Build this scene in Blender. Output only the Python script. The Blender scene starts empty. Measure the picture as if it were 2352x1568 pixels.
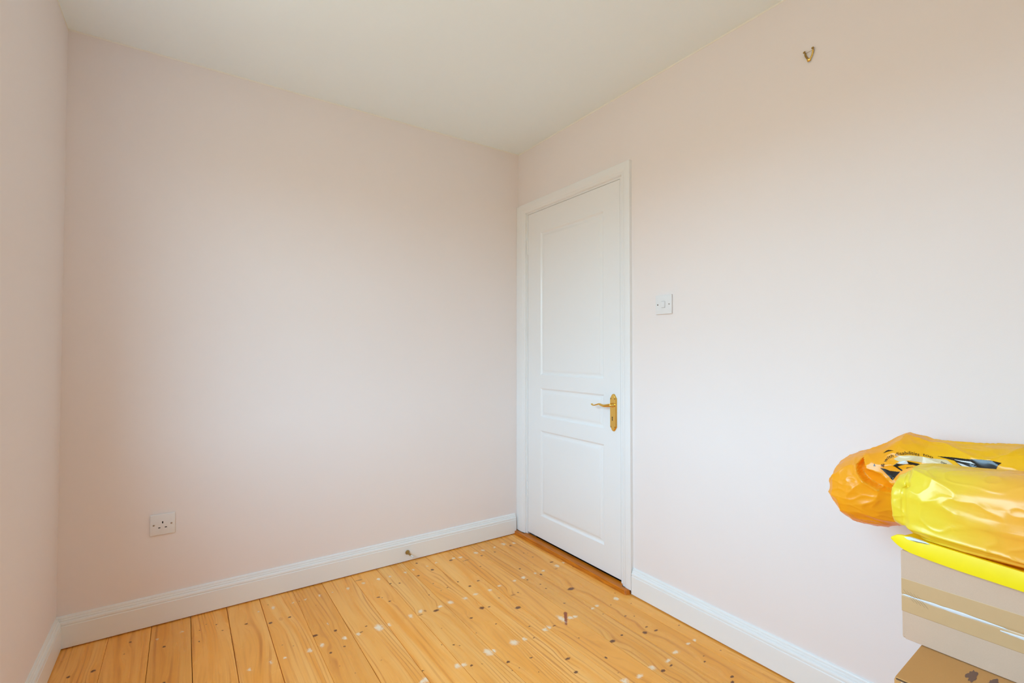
import bpy, bmesh, math, random
from mathutils import Vector, Matrix, noise
from mathutils.bvhtree import BVHTree

random.seed(7)
S = bpy.context.scene
C = S.collection
PI = math.pi

# ------------------------------------------------------------------ camera
FPX = 1109.40                               # focal length in pixels of the 2352 px wide frame
YAW, PITCH, ROLL = 0.597103, 0.0206944, 0.00090969
EYE = Vector((-1.764517, -2.520664, 1.138277))
fw = Vector((math.sin(YAW) * math.cos(PITCH), math.cos(YAW) * math.cos(PITCH), math.sin(PITCH)))
rt = Vector((math.cos(YAW), -math.sin(YAW), 0))
up = rt.cross(fw)
rt, up = rt * math.cos(ROLL) + up * math.sin(ROLL), up * math.cos(ROLL) - rt * math.sin(ROLL)
cd = bpy.data.cameras.new('camera')
cam = bpy.data.objects.new('camera', cd)
C.objects.link(cam)
M = Matrix((rt, up, -fw)).transposed().to_4x4()
M.translation = EYE
cam.matrix_world = M
cd.sensor_width = 36.0
cd.lens = FPX * 36.0 / 2352.0
cd.clip_start = 0.02
S.camera = cam

# ------------------------------------------------------------------ room sizes (metres)
H = 2.40            # ceiling
W = 2.154           # wall_left is x = -W, wall_right is x = 0
L = 3.15            # wall_far is y = 0, wall_back is y = -L
WY0, WY1, WZ0, WZ1 = -2.30, -0.90, 0.84, 2.12      # window opening in wall_left
WT = 0.22           # thickness of the outside wall

# ------------------------------------------------------------------ daylight and exposure
S.view_settings.view_transform = 'Standard'
S.view_settings.look = 'None'
S.view_settings.gamma = 1.0
S.view_settings.use_curve_mapping = False
S.view_settings.exposure = 0.0
S.cycles.max_bounces = 16
S.cycles.diffuse_bounces = 10
S.cycles.glossy_bounces = 6
S.cycles.transmission_bounces = 6
S.cycles.transparent_max_bounces = 8
S.cycles.caustics_reflective = False
S.cycles.caustics_refractive = False
S.cycles.use_denoising = True
S.cycles.sample_clamp_indirect = 6.0

SKY = 10.0
world = bpy.data.worlds.new('sky')
S.world = world
world.use_nodes = True
wn = world.node_tree
wn.nodes.clear()
w_out = wn.nodes.new('ShaderNodeOutputWorld')
w_bg = wn.nodes.new('ShaderNodeBackground')
w_tc = wn.nodes.new('ShaderNodeTexCoord')
w_sep = wn.nodes.new('ShaderNodeSeparateXYZ')
w_rmp = wn.nodes.new('ShaderNodeValToRGB')
w_map = wn.nodes.new('ShaderNodeMapRange')
w_map.inputs['From Min'].default_value = -1
w_map.inputs['From Max'].default_value = 1
wn.links.new(w_tc.outputs['Generated'], w_sep.inputs[0])
wn.links.new(w_sep.outputs['Z'], w_map.inputs['Value'])
wn.links.new(w_map.outputs[0], w_rmp.inputs[0])
cr = w_rmp.color_ramp
GROUND = (0.355, 0.33, 0.262)               # paving and house fronts seen from the window
cr.elements[0].position = 0.0
cr.elements[0].color = (*GROUND, 1)
cr.elements[1].position = 1.0
cr.elements[1].color = (1.20, 1.32, 1.72, 1)
for ps, col in ((0.50, (*GROUND, 1)), (0.545, (0.80, 1.15, 1.46, 1)), (0.74, (0.83, 1.34, 1.84, 1))):
    e = cr.elements.new(ps)
    e.color = col
wn.links.new(w_rmp.outputs[0], w_bg.inputs['Color'])
w_bg.inputs['Strength'].default_value = SKY
wn.links.new(w_bg.outputs[0], w_out.inputs[0])

pl = bpy.data.lights.new('window_light_portal', 'AREA')
pl.shape = 'RECTANGLE'
pl.size = WY1 - WY0
pl.size_y = WZ1 - WZ0
pl.cycles.is_portal = True
po = bpy.data.objects.new('window_light_portal', pl)
C.objects.link(po)
po.location = (-W - 0.02, (WY0 + WY1) / 2, (WZ0 + WZ1) / 2)
po.rotation_euler = Vector((-1, 0, 0)).to_track_quat('Z', 'Y').to_euler()   # -Z looks into the room


# ------------------------------------------------------------------ helpers
def tag(o, label=None, cat=None, group=None, kind=None):
    if label: o['label'] = label
    if cat: o['category'] = cat
    if group: o['group'] = group
    if kind: o['kind'] = kind
    return o


def empty(name, loc=(0, 0, 0), rotz=0.0):
    o = bpy.data.objects.new(name, None)
    o.empty_display_size = 0.05
    o.location = loc
    o.rotation_euler = (0, 0, rotz)
    C.objects.link(o)
    return o


def link_mesh(name, me, m, parent=None, loc=None):
    o = bpy.data.objects.new(name, me)
    if m is not None and not me.materials:
        me.materials.append(m)
    C.objects.link(o)
    if parent is not None:
        o.parent = parent
    if loc is not None:
        o.location = loc
    return o


def mesh(name, vs, fs, m, parent=None, smooth=False, recalc=True):
    me = bpy.data.meshes.new(name)
    me.from_pydata([tuple(v) for v in vs], [], fs)
    if recalc:
        b = bmesh.new()
        b.from_mesh(me)
        bmesh.ops.recalc_face_normals(b, faces=b.faces)
        b.to_mesh(me)
        b.free()
    for p in me.polygons:
        p.use_smooth = smooth
    me.update()
    return link_mesh(name, me, m, parent)


def from_bm(name, b, m, parent=None, smooth=False, angle=None):
    bmesh.ops.recalc_face_normals(b, faces=b.faces)
    me = bpy.data.meshes.new(name)
    b.to_mesh(me)
    b.free()
    for p in me.polygons:
        p.use_smooth = smooth
    if angle is not None:
        me.set_sharp_from_angle(angle=math.radians(angle))
    return link_mesh(name, me, m, parent)


def bm_box(b, x0, x1, y0, y1, z0, z1, bevel=0.0, seg=1):
    r = bmesh.ops.create_cube(b, size=1.0)
    vs = r['verts']
    for v in vs:
        v.co = Vector(((x0 + x1) / 2 + v.co.x * (x1 - x0), (y0 + y1) / 2 + v.co.y * (y1 - y0), (z0 + z1) / 2 + v.co.z * (z1 - z0)))
    if bevel > 0:
        es = list({e for v in vs for e in v.link_edges})
        bmesh.ops.bevel(b, geom=es, offset=bevel, offset_type='OFFSET', segments=seg, profile=0.5, affect='EDGES')
    return b


def box(name, x0, x1, y0, y1, z0, z1, m, parent=None, bevel=0.0, seg=1, smooth=False):
    return from_bm(name, bm_box(bmesh.new(), x0, x1, y0, y1, z0, z1, bevel, seg), m, parent, smooth, 40 if smooth else None)


def lathe(name, profile, n, m, parent, origin, axis, smooth=True, angle=50):
    """profile: (distance along axis, radius)"""
    axis = Vector(axis).normalized()
    q = axis.to_track_quat('Z', 'Y')
    vs, fs = [], []
    for d, r in profile:
        for k in range(n):
            a = 2 * PI * k / n
            vs.append(Vector(origin) + q @ Vector((r * math.cos(a), r * math.sin(a), d)))
    for i in range(len(profile) - 1):
        for k in range(n):
            fs.append((i * n + k, i * n + (k + 1) % n, (i + 1) * n + (k + 1) % n, (i + 1) * n + k))
    fs.append(tuple(range(n))[::-1])
    fs.append(tuple(range((len(profile) - 1) * n, len(profile) * n)))
    b = bmesh.new()
    me = bpy.data.meshes.new(name)
    me.from_pydata(vs, [], fs)
    b.from_mesh(me)
    return from_bm(name, b, m, parent, smooth, angle)


def tube(name, pts, radii, m, parent, n=10, flat=1.0, upv=(0, 0, 1)):
    """swept tube through pts; radii may differ per point; flat squeezes it along upv"""
    pts = [Vector(p) for p in pts]
    vs, fs = [], []
    for i, p in enumerate(pts):
        t = (pts[min(i + 1, len(pts) - 1)] - pts[max(i - 1, 0)]).normalized()
        u = Vector(upv)
        u = (u - t * u.dot(t)).normalized()
        s = t.cross(u)
        r = radii[i] if isinstance(radii, (list, tuple)) else radii
        ra, rb = r if isinstance(r, (list, tuple)) else (r, r * flat)
        for k in range(n):
            a = 2 * PI * k / n
            vs.append(p + s * math.cos(a) * ra + u * math.sin(a) * rb)
    for i in range(len(pts) - 1):
        for k in range(n):
            fs.append((i * n + k, i * n + (k + 1) % n, (i + 1) * n + (k + 1) % n, (i + 1) * n + k))
    fs.append(tuple(range(n))[::-1])
    fs.append(tuple(range((len(pts) - 1) * n, len(pts) * n)))
    b = bmesh.new()
    me = bpy.data.meshes.new(name)
    me.from_pydata(vs, [], fs)
    b.from_mesh(me)
    return from_bm(name, b, m, parent, True, 50)


def smooth_path(pts, k=8):
    """Catmull-Rom"""
    pts = [Vector(p) for p in pts]
    out = []
    for i in range(len(pts) - 1):
        p0, p1, p2, p3 = pts[max(i - 1, 0)], pts[i], pts[i + 1], pts[min(i + 2, len(pts) - 1)]
        for j in range(k):
            t = j / k
            out.append(0.5 * ((2 * p1) + (p2 - p0) * t + (2 * p0 - 5 * p1 + 4 * p2 - p3) * t * t + (3 * p1 - p0 - 3 * p2 + p3) * t ** 3))
    out.append(pts[-1])
    return out


def sweep_profile(name, prof, path, outs, m, parent=None, smooth=True, angle=25):
    """prof: (protrusion, height-across) pairs; path: base points; outs: per point (out vector, across vector)"""
    n = len(prof)
    vs, fs = [], []
    for p, (o, a) in zip(path, outs):
        for d, h in prof:
            vs.append(Vector(p) + Vector(o) * d + Vector(a) * h)
    for i in range(len(path) - 1):
        for k in range(n):
            fs.append((i * n + k, i * n + (k + 1) % n, (i + 1) * n + (k + 1) % n, (i + 1) * n + k))
    fs.append(tuple(range(n))[::-1])
    fs.append(tuple(range((len(path) - 1) * n, len(path) * n)))
    me = bpy.data.meshes.new(name)
    me.from_pydata(vs, [], fs)
    b = bmesh.new()
    b.from_mesh(me)
    return from_bm(name, b, m, parent, smooth, angle)


# ------------------------------------------------------------------ materials
class NT:
    def __init__(self, name):
        self.m = bpy.data.materials.new(name)
        self.m.use_nodes = True
        self.t = self.m.node_tree
        self.t.nodes.clear()
        self.out = self.t.nodes.new('ShaderNodeOutputMaterial')

    def n(self, kind, **kw):
        nd = self.t.nodes.new(kind)
        for k, v in kw.items():
            if k.startswith('_'):
                setattr(nd, k[1:], v)
            else:
                key = k.replace('__', ' ')
                s = nd.inputs[int(key[1:])] if key[0] == 'i' and key[1:].isdigit() else nd.inputs[key]
                self.put(s, v)
        return nd

    def put(self, s, v):
        if isinstance(v, bpy.types.NodeSocket):
            self.t.links.new(v, s)
        elif isinstance(v, bpy.types.Node):
            self.t.links.new(v.outputs[0], s)
        else:
            if isinstance(v, (tuple, list)) and len(v) == 3 and s.type == 'RGBA':
                v = (*v, 1)
            s.default_value = v

    def math(self, op, a, b=0.0, c=0.0):
        return self.n('ShaderNodeMath', _operation=op, i0=a, i1=b, i2=c).outputs[0]

    def vmath(self, op, a, b=(0, 0, 0)):
        nd = self.n('ShaderNodeVectorMath', _operation=op, i0=a, i1=b)
        return nd.outputs['Value'] if op in ('LENGTH', 'DOT_PRODUCT') else nd.outputs[0]

    def mix(self, fac, a, b, mode='MIX'):
        nd = self.n('ShaderNodeMix', _data_type='RGBA', _blend_type=mode)
        self.put(nd.inputs['Factor'], fac)
        self.put(nd.inputs[6], a)
        self.put(nd.inputs[7], b)
        return nd.outputs[2]

    def noise(self, vec, scale, detail=2.0, rough=0.5):
        nd = self.n('ShaderNodeTexNoise', Scale=scale, Detail=detail, Roughness=rough)
        if vec is not None: self.put(nd.inputs['Vector'], vec)
        return nd

    def bump(self, height, strength, dist):
        return self.n('ShaderNodeBump', Height=height, Strength=strength, Distance=dist).outputs[0]

    def obj(self):
        return self.n('ShaderNodeTexCoord').outputs['Object']

    def bsdf(self, color, rough=0.5, metal=0.0, normal=None, **kw):
        b = self.n('ShaderNodeBsdfPrincipled', Roughness=rough, Metallic=metal)
        self.put(b.inputs['Base Color'], color)
        if normal is not None: self.put(b.inputs['Normal'], normal)
        for k, v in kw.items(): self.put(b.inputs[k.replace('__', ' ')], v)
        return b

    def done(self, sh):
        self.t.links.new(sh.outputs[0], self.out.inputs['Surface'])
        return self.m


def mat_paint(name, col, rough, tex=0.0, scale=350.0, var=0.02, spec=0.5):
    t = NT(name)
    co = t.obj()
    big = t.noise(co, 2.2, 3)
    c2 = tuple(c * (1 - var) for c in col)
    base = t.mix(big.outputs[0], col, c2)
    nrm = None
    if tex:
        nrm = t.bump(t.noise(co, scale, 3, 0.6).outputs[0], tex, 0.0006)
    return t.done(t.bsdf(base, rough, 0, nrm, Specular__IOR__Level=spec))


def mat_metal(name, col, rough):
    t = NT(name)
    nz = t.noise(t.obj(), 60, 3)
    r = t.n('ShaderNodeMapRange', Value=nz.outputs[0])
    r.inputs['To Min'].default_value = rough * 0.7
    r.inputs['To Max'].default_value = rough * 1.4
    return t.done(t.bsdf(col, r.outputs[0], 1.0))


def mat_plain(name, col, rough, spec=0.5, **kw):
    t = NT(name)
    nz = t.noise(t.obj(), 40, 2)
    base = t.mix(nz.outputs[0], col, tuple(c * 0.94 for c in col))
    return t.done(t.bsdf(base, rough, 0, None, Specular__IOR__Level=spec, **kw))


M_WALL = mat_paint('pink_emulsion', (0.84, 0.78, 0.757), 0.75, 0.25, 420, 0.03, 0.3)
M_CEIL = mat_paint('white_emulsion', (0.855, 0.93, 0.955), 0.85, 0.2, 420, 0.02, 0.2)
M_CAULK = mat_paint('cream_edge_paint', (0.86, 0.82, 0.74), 0.7, 0.0)
M_GLOSS = mat_paint('white_gloss', (0.83, 0.84, 0.84), 0.28, 0.12, 60, 0.015, 0.5)
M_SKIRT = mat_paint('white_satin', (0.83, 0.85, 0.845), 0.35, 0.1, 60, 0.02, 0.45)
M_PLASTIC = mat_plain('white_plastic', (0.80, 0.80, 0.80), 0.3)
M_BLACK = mat_plain('black_void', (0.012, 0.008, 0.007), 0.6)
M_BRASS = mat_metal('polished_brass', (0.86, 0.56, 0.14), 0.16)
M_OLDBRASS = mat_metal('dull_brass', (0.40, 0.25, 0.07), 0.28)
M_STEEL = mat_metal('screw_steel', (0.42, 0.40, 0.38), 0.35)
M_SUB = mat_plain('dark_subfloor', (0.035, 0.018, 0.008), 0.9)

# ------------------------------------------------------------------ room shell
X_OUT = -W - WT


def plate(name, vs, fs, m, parent=None):
    return mesh(name, vs, fs, m, parent)


# wall_far: slab behind y = 0
wf = box('wall_far', X_OUT, 0.15, 0.0, 0.12, -0.10, H + 0.10, M_WALL)
tag(wf, 'pink painted wall facing the camera, with the socket', kind='structure')
wb = box('wall_back', X_OUT, 0.15, -L - 0.12, -L, -0.10, H + 0.10, M_WALL)
tag(wb, 'pink painted wall behind the camera', kind='structure')
# wall_right with the door recess
DY0, DY1, DZ1 = -0.868, -0.098, 1.988           # door opening in the lining
b = bmesh.new()
bm_box(b, 0.0, 0.15, -L, DY0 - 0.02, -0.10, H + 0.10)
bm_box(b, 0.0, 0.15, DY1 + 0.02, 0.0, -0.10, H + 0.10)
bm_box(b, 0.0, 0.15, DY0 - 0.02, DY1 + 0.02, DZ1 + 0.02, H + 0.10)
wr = from_bm('wall_right', b, M_WALL)
tag(wr, 'pink painted wall holding the door and the light switch', kind='structure')
# wall_left with the window opening
b = bmesh.new()
bm_box(b, X_OUT, -W, -L, WY0, -0.10, H + 0.10)
bm_box(b, X_OUT, -W, WY1, 0.0, -0.10, H + 0.10)
bm_box(b, X_OUT, -W, WY0, WY1, -0.10, WZ0)
bm_box(b, X_OUT, -W, WY0, WY1, WZ1, H + 0.10)
wl = from_bm('wall_left', b, M_WALL)
tag(wl, 'pink painted wall along the left edge of the photo', kind='structure')
ce = box('ceiling', -W, 0.0, -L, 0.0, H, H + 0.08, M_CEIL)
tag(ce, 'white painted flat ceiling', kind='structure')
# thin line of ceiling paint carried over the wall tops
for nm, (x0, x1, y0, y1), lab in (('trim_1', (-W, 0, -0.0012, 0), 'ceiling paint edge along the top of the socket wall'),
                                  ('trim_2', (-0.0012, 0, -L, 0), 'ceiling paint edge along the top of the door wall'),
                                  ('trim_3', (-W, -W + 0.0012, -L, 0), 'ceiling paint edge along the top of the left wall')):
    o = box(nm, x0, x1, y0, y1, H - 0.007, H, M_CAULK)
    tag(o, lab, kind='structure')

# ------------------------------------------------------------------ window in wall_left (outside the frame, lights the room)
win = empty('window_1', (-W, (WY0 + WY1) / 2, WZ0))
tag(win, 'white sash window in the left wall beside the camera', kind='structure')


def wbox(name, x0, x1, y0, y1, z0, z1, m, bev=0.003):
    o = box(name, x0, x1, y0, y1, z0, z1, m, None, bev)
    o.parent = win
    o.location = -Vector(win.location)
    return o


fx0, fx1 = -W - 0.17, -W - 0.12
wbox('frame_side', fx0, fx1, WY0, WY0 + 0.05, WZ0, WZ1, M_GLOSS)
wbox('frame_side', fx0, fx1, WY1 - 0.05, WY1, WZ0, WZ1, M_GLOSS)
wbox('frame_head', fx0, fx1, WY0 + 0.05, WY1 - 0.05, WZ1 - 0.05, WZ1, M_GLOSS)
wbox('frame_foot', fx0, fx1, WY0 + 0.05, WY1 - 0.05, WZ0, WZ0 + 0.06, M_GLOSS)
wbox('meeting_rail', fx0, fx1, WY0 + 0.05, WY1 - 0.05, (WZ0 + WZ1) / 2 - 0.02, (WZ0 + WZ1) / 2 + 0.02, M_GLOSS)
wbox('sill_board', fx1, -W + 0.03, WY0 - 0.0, WY1 + 0.0, WZ0 - 0.0, WZ0 + 0.02, M_GLOSS)
g = NT('window_glass')
gt = g.n('ShaderNodeBsdfTransparent', Color=(0.94, 0.96, 0.95))
gg = g.n('ShaderNodeBsdfGlossy', Roughness=0.02)
mx = g.n('ShaderNodeMixShader')
g.put(mx.inputs[0], 0.05)
g.put(mx.inputs[1], gt)
g.put(mx.inputs[2], gg)
M_GLASS = g.done(mx)
mid = (WZ0 + WZ1) / 2
wbox('pane', fx0 + 0.03, fx0 + 0.034, WY0 + 0.05, WY1 - 0.05, WZ0 + 0.06, mid - 0.02, M_GLASS, 0)
wbox('pane', fx0 + 0.03, fx0 + 0.034, WY0 + 0.05, WY1 - 0.05, mid + 0.02, WZ1 - 0.05, M_GLASS, 0)

# ------------------------------------------------------------------ floor of pine planks
fl = box('floor', X_OUT + 0.02, 0.14, -L, 0.0, -0.09, -0.022, M_SUB)
tag(fl, 'varnished knotty pine board floor', kind='structure')

# spots on the boards, in metres: (x, y, half width across, half length along, sort)
# k dark knot, l pale knot, f white filler dab, o orange plug, r red resin streak, s dark slot
SPOTS = [
    (-2.0833, -0.2337, 0.0071, 0.0083, 'k'), (-2.0166, -0.2402, 0.0104, 0.0095, 'k'), (-1.9348, -0.1796, 0.0055, 0.0064, 'l'), (-1.9227, -0.0971, 0.0052, 0.0058, 'k'), (-1.8365, -0.1332, 0.0054, 0.0071, 'f'),
    (-1.8124, -0.2075, 0.0067, 0.0078, 'k'), (-1.8063, -0.4558, 0.0059, 0.0062, 'k'), (-1.7556, -0.1239, 0.0071, 0.0093, 'f'), (-1.7001, -0.2433, 0.0034, 0.0058, 'k'), (-1.6969, -0.1543, 0.0029, 0.0038, 'k'),
    (-1.6727, -0.1176, 0.0036, 0.0039, 'k'), (-1.637, -0.1436, 0.0043, 0.0046, 'k'), (-1.637, -0.1431, 0.0045, 0.0046, 'k'), (-1.6188, -0.2067, 0.006, 0.005, 'k'), (-1.555, -0.5429, 0.0068, 0.0121, 'f'),
    (-1.534, -0.2088, 0.0079, 0.0073, 'k'), (-1.4853, -0.5436, 0.0071, 0.0127, 'f'), (-1.4795, -0.1321, 0.0053, 0.0072, 'f'), (-1.4493, -0.2575, 0.0107, 0.01, 'k'), (-1.4378, -0.5436, 0.0064, 0.0084, 'f'),
    (-1.4373, -0.0894, 0.0024, 0.0046, 'k'), (-1.4325, -0.452, 0.0036, 0.0034, 'k'), (-1.4211, -0.1294, 0.0076, 0.0187, 'f'), (-1.4081, -0.2486, 0.0081, 0.0162, 'o'), (-1.3982, -0.4809, 0.0034, 0.0034, 'k'),
    (-1.3741, -0.2543, 0.0088, 0.0083, 'k'), (-1.3538, -0.5465, 0.0098, 0.0165, 'f'), (-1.34, -0.1343, 0.0065, 0.007, 'f'), (-1.3145, -0.4566, 0.0146, 0.0109, 'k'), (-1.3137, -0.1364, 0.0029, 0.0047, 'k'),
    (-1.305, -0.5401, 0.0111, 0.0159, 'f'), (-1.29, -0.6063, 0.0069, 0.0076, 'k'), (-1.2878, -0.1339, 0.0081, 0.0096, 'f'), (-1.2839, -0.7044, 0.0021, 0.003, 'k'), (-1.2588, -0.2142, 0.0025, 0.0038, 'k'),
    (-1.2504, -0.3976, 0.0048, 0.0106, 'f'), (-1.2469, -0.775, 0.0027, 0.0028, 'k'), (-1.2375, -0.4663, 0.0091, 0.0088, 'k'), (-1.2361, -0.5954, 0.0071, 0.0062, 'k'), (-1.224, -0.1322, 0.0068, 0.0115, 'f'),
    (-1.2207, -0.5414, 0.0093, 0.0149, 'f'), (-1.1686, -0.136, 0.0051, 0.0076, 'f'), (-1.1683, -0.5433, 0.0086, 0.0123, 'f'), (-1.1545, -0.5371, 0.0087, 0.0037, 'k'), (-1.1479, -0.7568, 0.0056, 0.004, 'l'),
    (-1.125, -0.5058, 0.0057, 0.0052, 'k'), (-1.0964, -0.1398, 0.0073, 0.014, 'f'), (-1.0852, -0.5458, 0.0144, 0.0225, 'f'), (-1.085, -0.543, 0.0188, 0.028, 'f'), (-1.0701, -0.9482, 0.011, 0.0098, 'f'),
    (-1.0531, -0.9478, 0.0195, 0.0178, 'f'), (-1.0444, -0.8969, 0.0051, 0.0042, 'k'), (-1.0421, -0.548, 0.0096, 0.0143, 'f'), (-1.0298, -0.0836, 0.0228, 0.003, 's'), (-1.0197, -0.1287, 0.0093, 0.0128, 'f'),
    (-1.0064, -0.3028, 0.0098, 0.0044, 'k'), (-1.0025, -0.3028, 0.0101, 0.0065, 'k'), (-0.9911, -0.316, 0.0049, 0.0049, 'k'), (-0.9722, -0.366, 0.0098, 0.0062, 'k'), (-0.9438, -0.1275, 0.0095, 0.0148, 'f'),
    (-0.9431, -0.1281, 0.0087, 0.0132, 'f'), (-0.9422, -0.5364, 0.0109, 0.0171, 'f'), (-0.9297, -0.9438, 0.0121, 0.0181, 'f'), (-0.9206, -0.7966, 0.0029, 0.004, 'k'), (-0.9115, -0.9495, 0.0168, 0.0122, 'f'),
    (-0.9109, -0.2068, 0.0076, 0.0079, 'k'), (-0.9022, -0.551, 0.0155, 0.0067, 'l'), (-0.8906, -0.5243, 0.0123, 0.0152, 'f'), (-0.887, -0.1323, 0.0086, 0.0126, 'f'), (-0.8857, -0.9692, 0.008, 0.0078, 'k'),
    (-0.8832, -0.8234, 0.0058, 0.0045, 'k'), (-0.873, -0.533, 0.0078, 0.0127, 'l'), (-0.8721, -0.2266, 0.0069, 0.008, 'k'), (-0.8717, -0.6943, 0.003, 0.0033, 'k'), (-0.866, -0.8416, 0.0023, 0.0039, 'k'),
    (-0.8499, -0.9838, 0.0022, 0.0031, 'k'), (-0.8319, -0.5576, 0.0179, 0.0114, 'k'), (-0.8047, -0.136, 0.0081, 0.014, 'f'), (-0.8023, -0.5352, 0.0128, 0.0105, 'f'), (-0.8003, -0.4136, 0.0045, 0.005, 'k'),
    (-0.7961, -0.9386, 0.0165, 0.0259, 'f'), (-0.7795, -1.0756, 0.0029, 0.0038, 'k'), (-0.7757, -0.9429, 0.0134, 0.0143, 'f'), (-0.7703, -0.8034, 0.0028, 0.0032, 'k'), (-0.7656, -1.0276, 0.0105, 0.008, 'k'),
    (-0.7647, -0.2039, 0.0101, 0.0093, 'k'), (-0.7585, -0.1271, 0.0083, 0.0125, 'f'), (-0.7499, -1.0777, 0.003, 0.003, 'k'), (-0.7486, -0.5311, 0.0143, 0.0176, 'f'), (-0.7364, -0.3225, 0.004, 0.0048, 'k'),
    (-0.736, -0.4083, 0.0027, 0.0037, 'k'), (-0.7333, -0.695, 0.0091, 0.0084, 'k'), (-0.7131, -0.0646, 0.0077, 0.0095, 'k'), (-0.706, -1.1357, 0.0033, 0.0025, 'k'), (-0.697, -0.3988, 0.0056, 0.0054, 'k'),
    (-0.6809, -1.0553, 0.0076, 0.0046, 'k'), (-0.6801, -0.9409, 0.0212, 0.0202, 'f'), (-0.6796, -0.1281, 0.0068, 0.0083, 'f'), (-0.6768, -0.1825, 0.0114, 0.0125, 'k'), (-0.674, -0.535, 0.0125, 0.014, 'f'),
    (-0.6692, -0.7932, 0.0052, 0.0035, 'k'), (-0.6546, -0.6517, 0.0146, 0.0143, 'k'), (-0.6337, -0.9462, 0.0116, 0.0114, 'f'), (-0.6279, -0.3743, 0.0075, 0.0064, 'k'), (-0.6242, -0.1181, 0.0097, 0.0096, 'f'),
    (-0.6221, -0.6619, 0.0078, 0.0052, 'k'), (-0.6167, -0.5299, 0.0129, 0.0101, 'f'), (-0.6008, -0.4468, 0.0091, 0.0109, 'k'), (-0.5971, -0.9606, 0.0056, 0.0042, 'k'), (-0.5968, -1.2098, 0.0113, 0.0083, 'k'),
    (-0.5722, -1.1358, 0.0163, 0.007, 'k'), (-0.5646, -0.8868, 0.0061, 0.004, 'k'), (-0.5442, -0.6208, 0.0057, 0.0042, 'k'), (-0.5428, -0.134, 0.0149, 0.0088, 'k'), (-0.5408, -0.5352, 0.0134, 0.0105, 'f'),
    (-0.5397, -0.4217, 0.0111, 0.0073, 'k'), (-0.5268, -0.9406, 0.0124, 0.0138, 'f'), (-0.5196, -0.7399, 0.0194, 0.013, 'k'), (-0.5193, -0.119, 0.0101, 0.01, 'f'), (-0.5034, -0.9367, 0.0157, 0.0157, 'f'),
    (-0.4879, -1.3387, 0.0178, 0.0126, 'f'), (-0.4827, -0.1296, 0.014, 0.0141, 'f'), (-0.4812, -0.5255, 0.012, 0.0109, 'f'), (-0.4771, -0.9403, 0.0111, 0.0048, 'k'), (-0.4771, -0.1825, 0.0241, 0.003, 's'),
    (-0.4755, -1.2954, 0.0045, 0.0019, 'k'), (-0.4746, -0.6357, 0.019, 0.0082, 'l'), (-0.4503, -1.2116, 0.0062, 0.0091, 'k'), (-0.4497, -1.0631, 0.004, 0.0042, 'k'), (-0.4488, -0.2908, 0.0064, 0.0055, 'k'),
    (-0.443, -0.6291, 0.0052, 0.0066, 'k'), (-0.4301, -0.9607, 0.003, 0.009, 'r'), (-0.4261, -0.9559, 0.0034, 0.009, 'r'), (-0.4251, -1.3502, 0.0174, 0.0106, 'f'), (-0.4222, -0.951, 0.0038, 0.009, 'r'),
    (-0.4182, -0.9461, 0.0042, 0.009, 'r'), (-0.4172, -0.9191, 0.0145, 0.0358, 'f'), (-0.4142, -0.9412, 0.0046, 0.009, 'r'), (-0.4102, -0.9363, 0.005, 0.009, 'r'), (-0.4062, -0.9314, 0.0054, 0.009, 'r'),
    (-0.4021, -0.9264, 0.0058, 0.009, 'r'), (-0.398, -0.9214, 0.0061, 0.009, 'r'), (-0.3939, -0.9163, 0.0065, 0.009, 'r'), (-0.3904, -0.5211, 0.0112, 0.0114, 'f'), (-0.3898, -0.9112, 0.0069, 0.009, 'r'),
    (-0.3856, -0.9061, 0.0073, 0.009, 'r'), (-0.3836, -0.126, 0.0136, 0.0168, 'f'), (-0.3814, -0.9009, 0.0077, 0.009, 'r'), (-0.3804, -0.9332, 0.0147, 0.0132, 'f'), (-0.3772, -0.8958, 0.0081, 0.009, 'r'),
    (-0.3738, -0.1776, 0.0106, 0.0082, 'k'), (-0.3729, -0.8906, 0.0085, 0.009, 'r'), (-0.3586, -0.9376, 0.0128, 0.0097, 'f'), (-0.3556, -1.1528, 0.0173, 0.0112, 'k'), (-0.3526, -1.3455, 0.0142, 0.015, 'f'),
    (-0.335, -1.3784, 0.0127, 0.0081, 'k'), (-0.3343, -0.5208, 0.0148, 0.0134, 'f'), (-0.3329, -0.1194, 0.0124, 0.0151, 'f'), (-0.3316, -0.5519, 0.0074, 0.0065, 'k'), (-0.3242, -0.8268, 0.0088, 0.0061, 'k'),
    (-0.3099, -0.6725, 0.0064, 0.0061, 'k'), (-0.3062, -0.6242, 0.006, 0.0071, 'k'), (-0.2941, -1.1447, 0.0086, 0.0053, 'k'), (-0.2935, -0.431, 0.0086, 0.0081, 'k'), (-0.2884, -0.1776, 0.008, 0.0085, 'k'),
    (-0.2872, -1.3765, 0.0115, 0.0049, 'k'), (-0.2725, -1.3528, 0.0186, 0.0084, 'f'), (-0.257, -0.5156, 0.0096, 0.0087, 'f'), (-0.2546, -0.1204, 0.0077, 0.01, 'f'), (-0.2506, -0.932, 0.0113, 0.009, 'f'),
    (-0.2441, -0.9894, 0.004, 0.0031, 'k'), (-0.2383, -0.5431, 0.012, 0.0103, 'k'), (-0.2185, -0.9273, 0.0115, 0.0105, 'f'), (-0.2119, -0.7427, 0.026, 0.0152, 'k'), (-0.207, -1.3364, 0.0173, 0.0101, 'f'),
    (-0.2044, -0.5157, 0.0122, 0.0107, 'f'), (-0.2034, -1.1845, 0.0135, 0.0119, 'k'), (-0.1854, -1.5513, 0.0109, 0.0068, 'k'), (-0.185, -0.1103, 0.0147, 0.0207, 'f'), (-0.1762, -1.0553, 0.0083, 0.0049, 'k'),
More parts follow.
